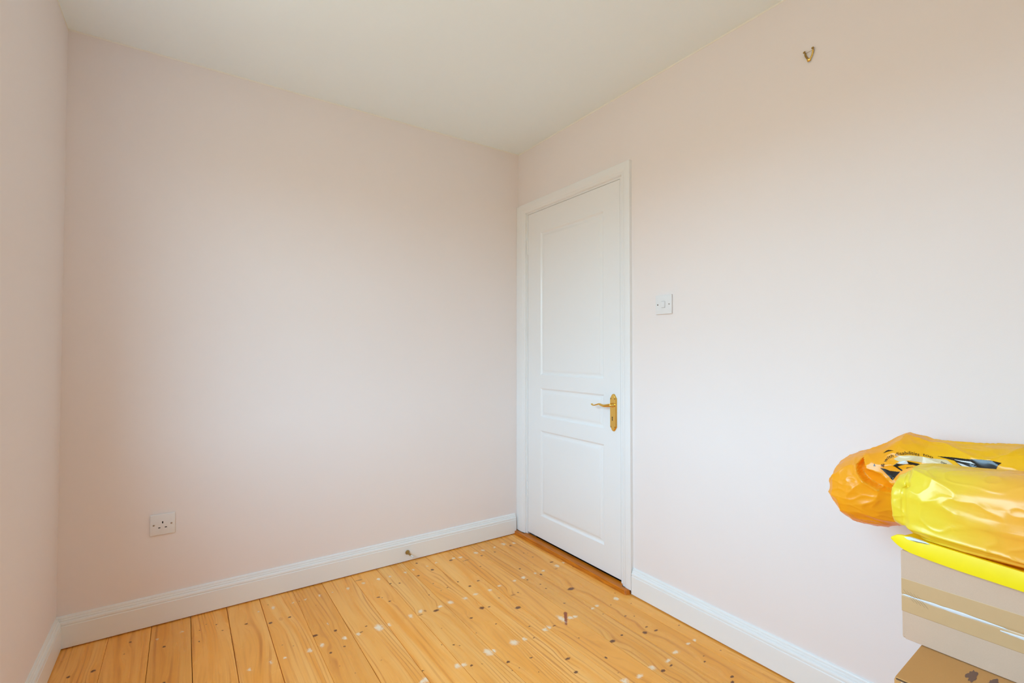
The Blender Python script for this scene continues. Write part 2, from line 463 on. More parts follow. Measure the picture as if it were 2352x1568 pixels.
    (-0.1659, -1.4316, 0.0097, 0.0042, 'k'), (-0.1658, -1.161, 0.0101, 0.0044, 'k'), (-0.165, -0.1527, 0.0095, 0.0102, 'k'), (-0.1608, -0.9544, 0.0057, 0.0033, 'k'), (-0.1602, -0.2803, 0.0052, 0.0063, 'k'),
    (-0.1601, -1.5353, 0.0116, 0.005, 'k'), (-0.1538, -1.2001, 0.0144, 0.0062, 'k'), (-0.1486, -0.3506, 0.0072, 0.0051, 'k'), (-0.145, -1.0764, 0.0056, 0.0037, 'k'), (-0.142, -0.2927, 0.0042, 0.0053, 'k'),
    (-0.1393, -1.4097, 0.0063, 0.0028, 'k'), (-0.1333, -0.5349, 0.0141, 0.0061, 'l'), (-0.126, -0.1327, 0.0118, 0.0163, 'f'), (-0.1204, -1.3307, 0.0145, 0.0063, 'f'), (-0.1086, -0.5118, 0.0143, 0.0167, 'f'),
    (-0.1034, -0.4599, 0.0145, 0.0087, 'k'), (-0.098, -0.9301, 0.0195, 0.0154, 'f'), (-0.0854, -1.3271, 0.0162, 0.007, 'f'), (-0.0753, -0.9975, 0.0044, 0.0034, 'k'), (-0.067, -0.8882, 0.0035, 0.0037, 'k'),
    (-0.0557, -1.425, 0.0047, 0.0028, 'k'), (-0.0549, -0.5025, 0.0094, 0.0096, 'f'), (-0.0444, -0.5692, 0.0073, 0.0074, 'l'), (-0.0441, -1.2289, 0.0057, 0.0039, 'k'),
]


JOINTS = [-2.1535, -1.996, -1.859, -1.725, -1.592, -1.462, -1.322, -1.189, -1.048, -0.915, -0.776, -0.641, -0.506, -0.365, -0.233, -0.087, 0.0]
GAPS = [0, .0012, .0024, .0034, .0030, .0030, .0012, .0026, .0024, .0022, .0026, .0034, .0020, .0012, .0024, .0014, 0]


def spot_group():
    g = bpy.data.node_groups.new('board_spot', 'ShaderNodeTree')
    for nm, ty, io in (('Color', 'NodeSocketColor', 'INPUT'), ('P', 'NodeSocketVector', 'INPUT'), ('Centre', 'NodeSocketVector', 'INPUT'),
                       ('Inverse', 'NodeSocketVector', 'INPUT'), ('Spot', 'NodeSocketColor', 'INPUT'), ('Soft', 'NodeSocketFloat', 'INPUT'),
                       ('Amount', 'NodeSocketFloat', 'INPUT'), ('Color', 'NodeSocketColor', 'OUTPUT')):
        g.interface.new_socket(nm, in_out=io, socket_type=ty)
    a, z = g.nodes.new('NodeGroupInput'), g.nodes.new('NodeGroupOutput')
    s = g.nodes.new('ShaderNodeVectorMath'); s.operation = 'SUBTRACT'
    m = g.nodes.new('ShaderNodeVectorMath'); m.operation = 'MULTIPLY'
    l = g.nodes.new('ShaderNodeVectorMath'); l.operation = 'LENGTH'
    r = g.nodes.new('ShaderNodeMapRange'); r.interpolation_type = 'SMOOTHSTEP'
    k = g.nodes.new('ShaderNodeMath'); k.operation = 'MULTIPLY'
    mx = g.nodes.new('ShaderNodeMix'); mx.data_type = 'RGBA'
    ad = g.nodes.new('ShaderNodeMath'); ad.operation = 'SUBTRACT'; ad.inputs[0].default_value = 1.1
    ln = g.links.new
    ln(a.outputs['P'], s.inputs[0]); ln(a.outputs['Centre'], s.inputs[1])
    ln(s.outputs[0], m.inputs[0]); ln(a.outputs['Inverse'], m.inputs[1])
    ln(m.outputs[0], l.inputs[0]); ln(l.outputs['Value'], r.inputs['Value'])
    ln(a.outputs['Soft'], ad.inputs[1]); ln(ad.outputs[0], r.inputs['From Min'])
    r.inputs['From Max'].default_value = 1.1
    r.inputs['To Min'].default_value = 1.0
    r.inputs['To Max'].default_value = 0.0
    ln(r.outputs[0], k.inputs[0]); ln(a.outputs['Amount'], k.inputs[1])
    ln(k.outputs[0], mx.inputs['Factor']); ln(a.outputs['Color'], mx.inputs[6]); ln(a.outputs['Spot'], mx.inputs[7])
    ln(mx.outputs[2], z.inputs[0])
    return g


def halo_group():
    g = bpy.data.node_groups.new('knot_halo', 'ShaderNodeTree')
    for nm, ty, io in (('Value', 'NodeSocketFloat', 'INPUT'), ('P', 'NodeSocketVector', 'INPUT'), ('Centre', 'NodeSocketVector', 'INPUT'),
                       ('Inverse', 'NodeSocketVector', 'INPUT'), ('Amount', 'NodeSocketFloat', 'INPUT'), ('Value', 'NodeSocketFloat', 'OUTPUT')):
        g.interface.new_socket(nm, in_out=io, socket_type=ty)
    a, z = g.nodes.new('NodeGroupInput'), g.nodes.new('NodeGroupOutput')
    s = g.nodes.new('ShaderNodeVectorMath'); s.operation = 'SUBTRACT'
    m = g.nodes.new('ShaderNodeVectorMath'); m.operation = 'MULTIPLY'
    l = g.nodes.new('ShaderNodeVectorMath'); l.operation = 'LENGTH'
    r = g.nodes.new('ShaderNodeMapRange'); r.interpolation_type = 'SMOOTHSTEP'
    r.inputs['From Min'].default_value = 0
    r.inputs['From Max'].default_value = 1
    r.inputs['To Min'].default_value = 1
    r.inputs['To Max'].default_value = 0
    k = g.nodes.new('ShaderNodeMath'); k.operation = 'MULTIPLY_ADD'
    ln = g.links.new
    ln(a.outputs['P'], s.inputs[0]); ln(a.outputs['Centre'], s.inputs[1])
    ln(s.outputs[0], m.inputs[0]); ln(a.outputs['Inverse'], m.inputs[1])
    ln(m.outputs[0], l.inputs[0]); ln(l.outputs['Value'], r.inputs['Value'])
    ln(r.outputs[0], k.inputs[0]); ln(a.outputs['Amount'], k.inputs[1]); ln(a.outputs['Value'], k.inputs[2])
    ln(k.outputs[0], z.inputs[0])
    return g


G_SPOT, G_HALO = spot_group(), halo_group()
SHR = {'k': 0.86, 'l': 0.9, 'f': 1.1, 'o': 1.0, 'r': 1.0, 's': 1.0}
SPOT_COL = {'k': (0.115, 0.030, 0.007), 'l': (0.36, 0.125, 0.022), 'f': (0.90, 0.78, 0.58), 'o': (0.62, 0.25, 0.05), 'r': (0.30, 0.06, 0.012), 's': (0.10, 0.035, 0.008)}
PINE_A, PINE_B, PINE_LINE = (0.955, 0.525, 0.145), (0.87, 0.365, 0.045), (0.55, 0.185, 0.022)


def board_material(i, x0, x1):
    rnd = random.Random(100 + i)
    t = NT('varnished_pine')
    P = t.obj()
    sep = t.n('ShaderNodeSeparateXYZ', i0=P)
    X, Y = sep.outputs[0], sep.outputs[1]
    # wandering of the growth rings along the board
    low = t.noise(t.n('ShaderNodeCombineXYZ', X=t.math('MULTIPLY', X, 6.0), Y=t.math('MULTIPLY_ADD', Y, 0.9, 7.3 * i), Z=1.7 * i), 1.0, 1.5)
    d = t.math('MULTIPLY_ADD', low.outputs[0], 0.10 + 0.10 * rnd.random(), X)
    mine = [s for s in SPOTS if x0 <= s[0] < x1]
    for (sx, sy, rx, ry, so) in mine:
        if so in 'klo' and max(rx, ry) > 0.0045:
            h = t.n('ShaderNodeGroup', _node_tree=G_HALO)
            t.put(h.inputs['Value'], d)
            t.put(h.inputs['P'], P)
            h.inputs['Centre'].default_value = (sx, sy, 0)
            h.inputs['Inverse'].default_value = (1 / (rx * 3.2), 1 / (ry * 4 + 0.05), 0)
            h.inputs['Amount'].default_value = rx * 1.1
            d = h.outputs[0]
    freq = rnd.choice((55, 70, 95, 120))
    ring = t.math('SINE', t.math('MULTIPLY', d, freq * 2 * PI / 2.0))
    ring = t.n('ShaderNodeMapRange', _interpolation_type='SMOOTHSTEP', Value=ring)
    ring.inputs['From Min'].default_value = 0.25
    ring.inputs['From Max'].default_value = 1.05
    fade = t.noise(t.n('ShaderNodeCombineXYZ', X=t.math('MULTIPLY', X, 22.0), Y=t.math('MULTIPLY', Y, 1.6), Z=3.1 * i + 50), 1.0, 2)
    fd = t.n('ShaderNodeMapRange', Value=fade.outputs[0])
    fd.inputs['From Min'].default_value = 0.42
    fd.inputs['From Max'].default_value = 0.66
    line = t.math('MULTIPLY', ring.outputs[0], fd.outputs[0])
    fine = t.noise(t.n('ShaderNodeCombineXYZ', X=t.math('MULTIPLY', d, 330.0), Y=t.math('MULTIPLY', Y, 5.0), Z=9.0 * i), 1.0, 3)
    broad = t.noise(t.n('ShaderNodeCombineXYZ', X=t.math('MULTIPLY', d, 20.0), Y=t.math('MULTIPLY', Y, 1.1), Z=4.0 * i + 20), 1.0, 2)
    k = 0.93 + 0.12 * rnd.random()
    wm = rnd.random() * 0.6
    A = tuple(c * k for c in PINE_A)
    B = tuple(c * k for c in PINE_B)
    A = tuple(a * (1 - wm) + bb * wm for a, bb in zip(A, B))
    br = t.n('ShaderNodeMapRange', Value=broad.outputs[0])
    br.inputs['From Min'].default_value = 0.35
    br.inputs['From Max'].default_value = 0.68
    col = t.mix(br.outputs[0], A, B)
    col = t.mix(t.math('MULTIPLY', line, 0.68), col, PINE_LINE)
    fi = t.n('ShaderNodeMapRange', Value=fine.outputs[0])
    fi.inputs['From Min'].default_value = 0.5
    fi.inputs['From Max'].default_value = 0.8
    col = t.mix(t.math('MULTIPLY', fi.outputs[0], 0.36), col, PINE_LINE)
    wob = t.noise(P, 170, 2, 0.6)
    wv = t.n('ShaderNodeVectorMath', _operation='MULTIPLY_ADD', i0=t.vmath('SUBTRACT', wob.outputs['Color'], (0.5, 0.5, 0.5)), i1=(0.010, 0.010, 0))
    t.put(wv.inputs[2], P)
    wob2 = t.noise(P, 75, 3, 0.65)
    wv2 = t.n('ShaderNodeVectorMath', _operation='MULTIPLY_ADD', i0=t.vmath('SUBTRACT', wob2.outputs['Color'], (0.5, 0.5, 0.5)), i1=(0.030, 0.030, 0))
    t.put(wv2.inputs[2], P)
    rough = 0.24
    for (sx, sy, rx, ry, so) in mine:
        h = t.n('ShaderNodeGroup', _node_tree=G_SPOT)
        t.put(h.inputs['Color'], col)
        t.put(h.inputs['P'], (wv2 if so == 'f' else wv).outputs[0])
        h.inputs['Centre'].default_value = (sx, sy, 0)
        h.inputs['Inverse'].default_value = (1 / rx / SHR[so], 1 / ry / SHR[so], 0)
        h.inputs['Spot'].default_value = (*SPOT_COL[so], 1)
        h.inputs['Soft'].default_value = {'f': 0.9, 'l': 0.7, 'k': 0.5, 'o': 0.25, 'r': 0.4, 's': 0.3}[so]
        h.inputs['Amount'].default_value = {'f': 0.82, 'l': 0.75, 'k': 0.92, 'o': 0.45, 'r': 0.9, 's': 0.8}[so]
        col = h.outputs[0]
    nrm = t.bump(fine.outputs[0], 0.08, 0.0006)
    rg = t.n('ShaderNodeMapRange', Value=broad.outputs[0])
    rg.inputs['To Min'].default_value = 0.20
    rg.inputs['To Max'].default_value = 0.34
    return t.done(t.bsdf(col, rg.outputs[0], 0, nrm, Specular__IOR__Level=0.4))


for i in range(len(JOINTS) - 1):
    x0, x1 = JOINTS[i] + GAPS[i] * 0.3, JOINTS[i + 1] - GAPS[i + 1] * 0.3
    bm_ = bm_box(bmesh.new(), x0, x1, -L + 0.002, -0.002, -0.020, random.uniform(-0.0004, 0.0002), 0.0009, 1)
    from_bm('plank', bm_, board_material(i, JOINTS[i], JOINTS[i + 1]), fl)

# ------------------------------------------------------------------ baseboards
T = 0.018
SK = [(0, 0.005), (T, 0.005), (T, 0.0865), (0.0170, 0.0885), (0.0155, 0.0890), (0.0155, 0.0905), (0.0168, 0.0915), (0.0172, 0.0945), (0.0166, 0.0985),
      (0.0150, 0.1020), (0.0130, 0.1035), (0.0108, 0.1040), (0.0108, 0.1055), (0.0116, 0.1068), (0.0108, 0.1100), (0.0088, 0.1115), (0.0076, 0.1120),
      (0.0080, 0.1145), (0.0074, 0.1180), (0.0056, 0.1210), (0.0, 0.1225)]


def skirting(name, p0, p1, out, label):
    o = sweep_profile(name, SK, [p0, p1], [(out, (0, 0, 1))] * 2, M_SKIRT)
    return tag(o, label, kind='structure')


skirting('baseboard_far', (-W, 0, 0), (-0.0285, 0, 0), (0, -1, 0), 'white moulded baseboard under the socket')
skirting('baseboard_right', (0, -L, 0), (0, -0.9465, 0), (-1, 0, 0), 'white moulded baseboard running right from the door')
skirting('baseboard_left', (-W, -L, 0), (-W, -T, 0), (1, 0, 0), 'white moulded baseboard in the left corner')
skirting('baseboard_back', (-W + T, -L, 0), (-T, -L, 0), (0, 1, 0), 'white moulded baseboard behind the camera')

# ------------------------------------------------------------------ door frame: lining and architraves
tr = empty('trim_4', (0, -0.483, 0))
tag(tr, 'white moulded door frame in the corner', kind='structure')


def keep(o, p):
    """parent without moving (o was built in world coordinates)"""
    o.parent = p
    o.location = Vector(o.location) - Vector(p.location)
    return o


keep(box('lining_side', 0.0, 0.13, DY0 - 0.02, DY0, 0.018, DZ1 + 0.02, M_GLOSS), tr)
keep(box('lining_side', 0.0, 0.13, DY1, DY1 + 0.02, 0.018, DZ1 + 0.02, M_GLOSS), tr)
keep(box('lining_head', 0.0, 0.13, DY0, DY1, DZ1, DZ1 + 0.02, M_GLOSS), tr)
# architrave profile: (protrusion from wall, distance from the inner edge)
AR = [(0, 0), (0.0095, 0), (0.0125, 0.0025), (0.0125, 0.006), (0.0140, 0.0085), (0.0150, 0.0115), (0.0142, 0.0140), (0.0142, 0.0160), (0.0152, 0.0185),
      (0.0172, 0.024), (0.0182, 0.032), (0.0185, 0.045), (0.0180, 0.0555), (0.0165, 0.0575), (0, 0.0575)]
AI0, AI1, AZ = -0.8855, -0.0875, 1.998          # inner edges
o = sweep_profile('architrave', AR, [(0, AI0, 0.020), (0, AI0, AZ)], [((-1, 0, 0), (0, -1, 0)), ((-1, 0, 0), (0, -1, 1))], M_GLOSS)
keep(o, tr)
o = sweep_profile('architrave', AR, [(0, AI1, 0.022), (0, AI1, AZ)], [((-1, 0, 0), (0, 1, 0)), ((-1, 0, 0), (0, 1, 1))], M_GLOSS)
keep(o, tr)
# fill to the corner on the left
o = sweep_profile('architrave', AR, [(0, AI0, AZ), (0, AI1, AZ)], [((-1, 0, 0), (0, -1, 1)), ((-1, 0, 0), (0, 1, 1))], M_GLOSS)
keep(o, tr)
keep(box('corner_fillet', -0.0165, -0.0002, -0.0305, -0.0008, 0.022, AZ + 0.0565, M_GLOSS), tr)

# ------------------------------------------------------------------ door
door = empty('door_1', (0.0, (DY0 + DY1) / 2, 0.032))
tag(door, 'white moulded three panel door with brass lever handle', kind='structure')
LY0, LY1, LZ0, LZ1 = DY0 + 0.0018, DY1 - 0.0022, 0.033, DZ1 - 0.0018
LX = 0.001
PANELS = [(-0.750, -0.225, 0.998, 1.856), (-0.753, -0.229, 0.749, 0.921), (-0.750, -0.229, 0.164, 0.669)]
PY0, PY1 = -0.752, -0.227
b = bmesh.new()


def quad(b, pts):
    b.faces.new([b.verts.new(p) for p in pts])


zs = [LZ0, 0.164, 0.669, 0.749, 0.921, 0.998, 1.856, LZ1]
for i in range(7):
    z0, z1 = zs[i], zs[i + 1]
    ys = [LY0, LY1] if i % 2 == 0 else None
    if i % 2 == 0:
        quad(b, [(LX, LY0, z0), (LX, LY1, z0), (LX, LY1, z1), (LX, LY0, z1)])
    else:
        quad(b, [(LX, LY0, z0), (LX, PY0, z0), (LX, PY0, z1), (LX, LY0, z1)])
        quad(b, [(LX, PY1, z0), (LX, LY1, z0), (LX, LY1, z1), (LX, PY1, z1)])
XB = LX + 0.040
quad(b, [(XB, LY0, LZ0), (XB, LY1, LZ0), (XB, LY1, LZ1), (XB, LY0, LZ1)])
quad(b, [(LX, LY0, LZ0), (XB, LY0, LZ0), (XB, LY0, LZ1), (LX, LY0, LZ1)])
quad(b, [(LX, LY1, LZ0), (XB, LY1, LZ0), (XB, LY1, LZ1), (LX, LY1, LZ1)])
quad(b, [(LX, LY0, LZ0), (XB, LY0, LZ0), (XB, LY1, LZ0), (LX, LY1, LZ0)])
quad(b, [(LX, LY0, LZ1), (XB, LY0, LZ1), (XB, LY1, LZ1), (LX, LY1, LZ1)])
bmesh.ops.remove_doubles(b, verts=b.verts, dist=1e-5)
keep(from_bm('door_leaf', b, M_GLOSS), door)
PP = [(0.0, 0.0), (0.0035, 0.0022), (0.0075, 0.0062), (0.0105, 0.0074), (0.0135, 0.0074), (0.0170, 0.0066), (0.024, 0.0040), (0.030, 0.0020), (0.0335, 0.0012), (0.0370, 0.0010)]
for (z0, z1) in ((0.998, 1.856), (0.749, 0.921), (0.164, 0.669)):
    vs, fs = [], []
    for ins, dep in PP:
        vs += [(LX + dep, PY0 + ins, z0 + ins), (LX + dep, PY1 - ins, z0 + ins), (LX + dep, PY1 - ins, z1 - ins), (LX + dep, PY0 + ins, z1 - ins)]
    for k in range(len(PP) - 1):
        for j in range(4):
            fs.append((k * 4 + j, k * 4 + (j + 1) % 4, (k + 1) * 4 + (j + 1) % 4, (k + 1) * 4 + j))
    n0 = (len(PP) - 1) * 4
    fs.append((n0, n0 + 1, n0 + 2, n0 + 3))
    # closed at the back
    nb = len(vs)
    vs += [(XB - 0.004, PY0, z0), (XB - 0.004, PY1, z0), (XB - 0.004, PY1, z1), (XB - 0.004, PY0, z1)]
    fs.append((nb, nb + 1, nb + 2, nb + 3))
    for j in range(4):
        fs.append((j, (j + 1) % 4, nb + (j + 1) % 4, nb + j))
    o = mesh('door_panel', vs, fs, M_GLOSS)
    for p in o.data.polygons: p.use_smooth = True
    o.data.set_sharp_from_angle(angle=math.radians(20))
    keep(o, door)
# hinges painted over
for zc in (1.785, 0.295):
    h = lathe('hinge', [(-0.047, 0.0), (-0.047, 0.0045), (-0.016, 0.0045), (-0.0155, 0.0036), (-0.0145, 0.0045), (0.0145, 0.0045), (0.0155, 0.0036), (0.016, 0.0045), (0.047, 0.0045), (0.049, 0.0)],
              10, M_GLOSS, None, (-0.002, DY1 - 0.0015, zc), (0, 0, 1))
    keep(h, door)

# handle: bevelled brass backplate, scroll lever, keyhole, four screws
HYC, HZ0, HZ1, HW = -0.8215, 0.744, 0.929, 0.0215


def plate_outline(ins):
    w = HW - ins
    pts = []
    for sgn, ze in ((1, HZ1 - ins), (-1, HZ0 + ins)):
        sh = 0.021
        row = [(w, ze - sgn * sh), (w * 0.86, ze - sgn * (sh - 0.003)), (w * 0.52, ze - sgn * 0.0065), (w * 0.30, ze - sgn * 0.0015), (0.0, ze)]
        row = row + [(-y, z) for y, z in row[-2::-1]]
        pts += row if sgn > 0 else row[::-1]
    return pts


vs, fs = [], []
LV = [(0.0, 0.0), (0.0, 0.003), (0.0022, 0.0065), (0.0045, 0.0075)]
for ins, dep in LV:
    for y, z in plate_outline(ins):
        vs.append((LX - dep, HYC + y, z))
n = len(plate_outline(0))
for k in range(len(LV) - 1):
    for j in range(n):
        fs.append((k * n + j, k * n + (j + 1) % n, (k + 1) * n + (j + 1) % n, (k + 1) * n + j))
fs.append(tuple(range((len(LV) - 1) * n, len(LV) * n)))
fs.append(tuple(range(n))[::-1])
hp = keep(mesh('handle_plate', vs, fs, M_BRASS), door)
PX = LX - 0.0075


def sub(o, p, root=Vector(door.location)):
    o.parent = p
    o.location = Vector(o.location)
    return o


zp = 0.874
sub(lathe('rose_boss', [(-0.001, 0.0), (-0.001, 0.0105), (0.004, 0.0100), (0.007, 0.0078), (0.020, 0.0070), (0.026, 0.0078), (0.030, 0.0)], 18, M_BRASS, None, (PX, HYC - 0.001, zp), (-1, 0, 0)), hp)
lev = smooth_path([(PX - 0.022, HYC - 0.006, zp + 0.001), (PX - 0.028, HYC + 0.012, zp - 0.002), (PX - 0.031, HYC + 0.030, zp - 0.0042), (PX - 0.032, HYC + 0.047, zp - 0.002), (PX - 0.032, HYC + 0.062, zp + 0.0015),
                   (PX - 0.033, HYC + 0.080, zp - 0.003), (PX - 0.034, HYC + 0.097, zp - 0.0078), (PX - 0.034, HYC + 0.107, zp - 0.0060), (PX - 0.034, HYC + 0.114, zp - 0.001)], 6)
N = len(lev)
rad = []
for i in range(N):
    s = i / (N - 1)
    th = 0.0072 * (1 - s) ** 1.2 + 0.0014 + (0.0020 * max(0, (s - 0.85) / 0.15))
    wd = 0.0072 + 0.0016 * math.sin(PI * s)
    if s > 0.95: wd *= 0.75
    if i in (0, N - 1): th, wd = th * 0.3, wd * 0.3
    rad.append((wd, th))
sub(tube('lever', lev, rad, M_BRASS, None, 14), hp)
for y, z in ((0.013, 0.905), (-0.013, 0.905), (0.013, 0.766), (-0.013, 0.766)):
    sub(lathe('screw', [(-0.0005, 0.0), (-0.0005, 0.0036), (0.0006, 0.0034), (0.0016, 0.0020), (0.0018, 0.0)], 12, M_OLDBRASS, None, (PX, HYC + y, z), (-1, 0, 0)), hp)
b = bmesh.new()
kv = [(0.0032 * math.cos(a), 0.0032 * math.sin(a) + 0.0075) for a in [PI * (-0.30 + 1.6 * k / 12) for k in range(13)]]
kv = kv + [(-0.0017, 0.003), (-0.0023, -0.0095), (0.0023, -0.0095), (0.0017, 0.003)]
f0 = [b.verts.new((PX - 0.0003, HYC + 0.0035 + y, 0.806 + z)) for y, z in kv]
f1 = [b.verts.new((PX + 0.001, HYC + 0.0035 + y, 0.806 + z)) for y, z in kv]
b.faces.new(f0)
b.faces.new(f1[::-1])
for k in range(len(kv)):
    b.faces.new((f0[k], f0[(k + 1) % len(kv)], f1[(k + 1) % len(kv)], f1[k]))
sub(from_bm('keyhole', b, M_BLACK), hp)

# dark board added to block sky light at the gap under the door
ld = box('door_blocker', 0.132, 0.149, DY0 - 0.02, DY1 + 0.02, -0.02, DZ1 + 0.02, M_SUB)
ld.name = 'door_light_block'
tag(ld, 'dark board added behind the closed door to block outside light', kind='structure')

# threshold strip, notched round the frame
t = NT('stained_hardwood')
P = t.obj()
sep = t.n('ShaderNodeSeparateXYZ', i0=P)
gr = t.noise(t.n('ShaderNodeCombineXYZ', X=t.math('MULTIPLY', sep.outputs[0], 420.0), Y=t.math('MULTIPLY', sep.outputs[1], 9.0), Z=t.math('MULTIPLY', sep.outputs[2], 200.0)), 1.0, 3)
gm = t.n('ShaderNodeMapRange', Value=gr.outputs[0])
gm.inputs['From Min'].default_value = 0.36
gm.inputs['From Max'].default_value = 0.68
M_THRESH = t.done(t.bsdf(t.mix(gm.outputs[0], (0.68, 0.215, 0.006), (0.34, 0.078, 0.003)), 0.45, 0, t.bump(gr.outputs[0], 0.2, 0.0008)))
ZT = 0.020
out = [(-0.043, -0.001), (-0.043, -0.926), (-0.038, -0.935), (-0.0192, -0.941), (-0.0192, -0.888), (0.0, -0.884), (0.0, DY0 - 0.0005), (0.010, DY0 - 0.0005), (0.010, DY1 + 0.0005), (0.0, DY1 + 0.0005),
       (0.0, -0.088), (-0.0192, -0.086), (-0.0192, -0.001)]
b = bmesh.new()
lo = [b.verts.new((x, y, 0.0004)) for x, y in out]
cx = -0.0
hi = [b.verts.new((x + (0.003 if x < -0.03 else 0), y + (0.004 if y < -0.92 else 0), ZT)) for x, y in out]
b.faces.new(hi)
b.faces.new(lo[::-1])
for k in range(len(out)):
    b.faces.new((lo[k], lo[(k + 1) % len(out)], hi[(k + 1) % len(out)], hi[k]))
bmesh.ops.triangulate(b, faces=[f for f in b.faces if len(f.verts) > 4])
o = from_bm('threshold_strip', b, M_THRESH)
tag(o, 'orange-brown stained wooden threshold strip under the white door', 'threshold')

# ------------------------------------------------------------------ light switch and socket
SWY, SWZ = -1.131, 1.347
sw = empty('light_switch', (0, SWY, SWZ))
tag(sw, 'white square one-gang light switch right of the door', 'light switch')


def face_plate(parent, w, d):
    b = bm_box(bmesh.new(), -d, -0.0005, -w / 2, w / 2, -w / 2, w / 2, 0.0022, 3)
    return from_bm('plate', b, M_PLASTIC, parent, True, 40)


face_plate(sw, 0.086, 0.009)
b = bm_box(bmesh.new(), -0.0125, -0.007, -0.0085, 0.0085, -0.0135, 0.0135, 0.001, 2)
for v in b.verts:
    if v.co.x < -0.01: v.co.x += (v.co.z) * 0.13
from_bm('rocker', b, M_PLASTIC, sw, True, 40)
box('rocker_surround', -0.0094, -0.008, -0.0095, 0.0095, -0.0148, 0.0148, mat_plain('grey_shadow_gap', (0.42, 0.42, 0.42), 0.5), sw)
M_RUST = mat_metal('brown_screw', (0.16, 0.10, 0.06), 0.4)
for y, mm in ((0.0302, M_RUST), (-0.0302, M_STEEL)):
    lathe('screw', [(-0.0003, 0.0), (-0.0003, 0.0031), (0.0006, 0.0029), (0.0009, 0.0)], 12, mm, sw, (-0.009, y, 0), (-1, 0, 0))

sk = empty('wall_socket', (-1.828, 0, 0.4125))
tag(sk, 'white square three-pin wall socket low on the pink wall', 'socket')
sk.rotation_euler = (0, 0, PI / 2)
face_plate(sk, 0.086, 0.009)
# in the socket's own axes: -x faces the room, +y is to the left seen from the room... (turned by 90 degrees)
for (y, z, hy, hz) in ((0.0, 0.0085, 0.0022, 0.0042), (0.0112, -0.0125, 0.0036, 0.0019), (-0.0112, -0.0125, 0.0036, 0.0019)):
    box('pin_slot', -0.0093, -0.004, y - hy, y + hy, z - hz, z + hz, M_BLACK, sk)
for y in (0.0302, -0.0302):
    lathe('screw', [(-0.0003, 0.0), (-0.0003, 0.0038), (0.0006, 0.0035), (0.0009, 0.0)], 12, M_STEEL, sk, (-0.009, y, 0.0), (-1, 0, 0))

# ------------------------------------------------------------------ brass picture hook (two pins, V shape)
hk = empty('picture_hook', (0, -1.741, 2.15))
tag(hk, 'small V-shaped brass picture hook high on the pink wall', 'hook')
for sg, z1 in ((1, 0.015), (-1, 0.017)):
    y1 = 0.0125 * sg
    pth = smooth_path([(-0.0055, y1 * 1.0, z1), (-0.004, y1 * 0.92, z1 - 0.008), (-0.003, y1 * 0.55, -0.003), (-0.003, y1 * 0.14, -0.010)], 5)
    tube('arm', pth, [(0.0030, 0.0011)] * len(pth), M_OLDBRASS if sg > 0 else M_BRASS, hk, 8, upv=(1, 0, 0))
    lathe('pin_head', [(0.0, 0.0), (0.0, 0.0016), (0.0065, 0.0016), (0.0065, 0.0040), (0.0085, 0.0042), (0.0096, 0.0028), (0.010, 0.0)], 14, M_OLDBRASS, hk, (-0.002, y1, z1 + 0.001), (-1, sg * 0.15, 0.35))
pth = smooth_path([(-0.0025, 0, -0.006), (-0.003, 0, -0.0135), (-0.0055, 0, -0.0175), (-0.009, 0, -0.016), (-0.0105, 0, -0.0105)], 6)
tube('hook_tongue', pth, [(0.0052, 0.0012)] * (len(pth) - 3) + [(0.0046, 0.0012), (0.0036, 0.0012), (0.002, 0.001)], M_BRASS, hk, 10, upv=(1, 0, 0))
tube('crossbar', [(-0.003, 0.012, 0.0155), (-0.003, -0.012, 0.0175)], 0.0006, M_OLDBRASS, hk, 6)

# ------------------------------------------------------------------ door stop on the far baseboard
ds = empty('door_stop', (-0.747, -T, 0.050))
tag(ds, 'small brass trumpet-shaped door stop on the far baseboard', 'door stop')
lathe('stem', [(-0.0002, 0.0), (-0.0002, 0.0118), (0.0015, 0.0122), (0.003, 0.0112), (0.008, 0.0086), (0.016, 0.0066), (0.028, 0.0052), (0.054, 0.0046), (0.055, 0.0)], 20, M_OLDBRASS, ds, (0, 0, 0), (0, -1, 0))
lathe('rubber_tip', [(0.054, 0.0), (0.054, 0.0052), (0.058, 0.0058), (0.076, 0.0058), (0.080, 0.0048), (0.082, 0.0)], 20, mat_plain('white_rubber', (0.72, 0.71, 0.66), 0.5), ds, (0, 0, 0), (0, -1, 0))['label'] = 'white rubber tip'

# ------------------------------------------------------------------ cardboard boxes
def mat_card(name, a, b_, rough=0.8):
    t = NT(name)
    P = t.obj()
    n1 = t.noise(P, 9, 3)
    n2 = t.noise(P, 420, 2, 0.7)
    c = t.mix(n1.outputs[0], a, b_)
    c = t.mix(t.math('MULTIPLY', n2.outputs[0], 0.25), c, tuple(x * 0.7 for x in a))
    return t.done(t.bsdf(c, rough, 0, t.bump(n2.outputs[0], 0.15, 0.0005), Specular__IOR__Level=0.25))


M_CARD = mat_card('pale_cardboard', (0.60, 0.43, 0.305), (0.66, 0.48, 0.345))
M_CARD2 = mat_card('brown_cardboard', (0.56, 0.28, 0.09), (0.61, 0.325, 0.12))
M_TAPE = mat_plain('buff_parcel_tape', (0.60, 0.395, 0.20), 0.36)
M_SEAM_GLINT = mat_plain('white_tape_highlight', (0.70, 0.72, 0.74), 0.4)
M_SCRATCH = mat_plain('scratch_brown', (0.22, 0.14, 0.07), 0.6)
M_CREAM = mat_plain('cream_paper_tape', (0.72, 0.52, 0.33), 0.5)
M_INK = mat_plain('faded_purple_ink', (0.19, 0.105, 0.075), 0.8)

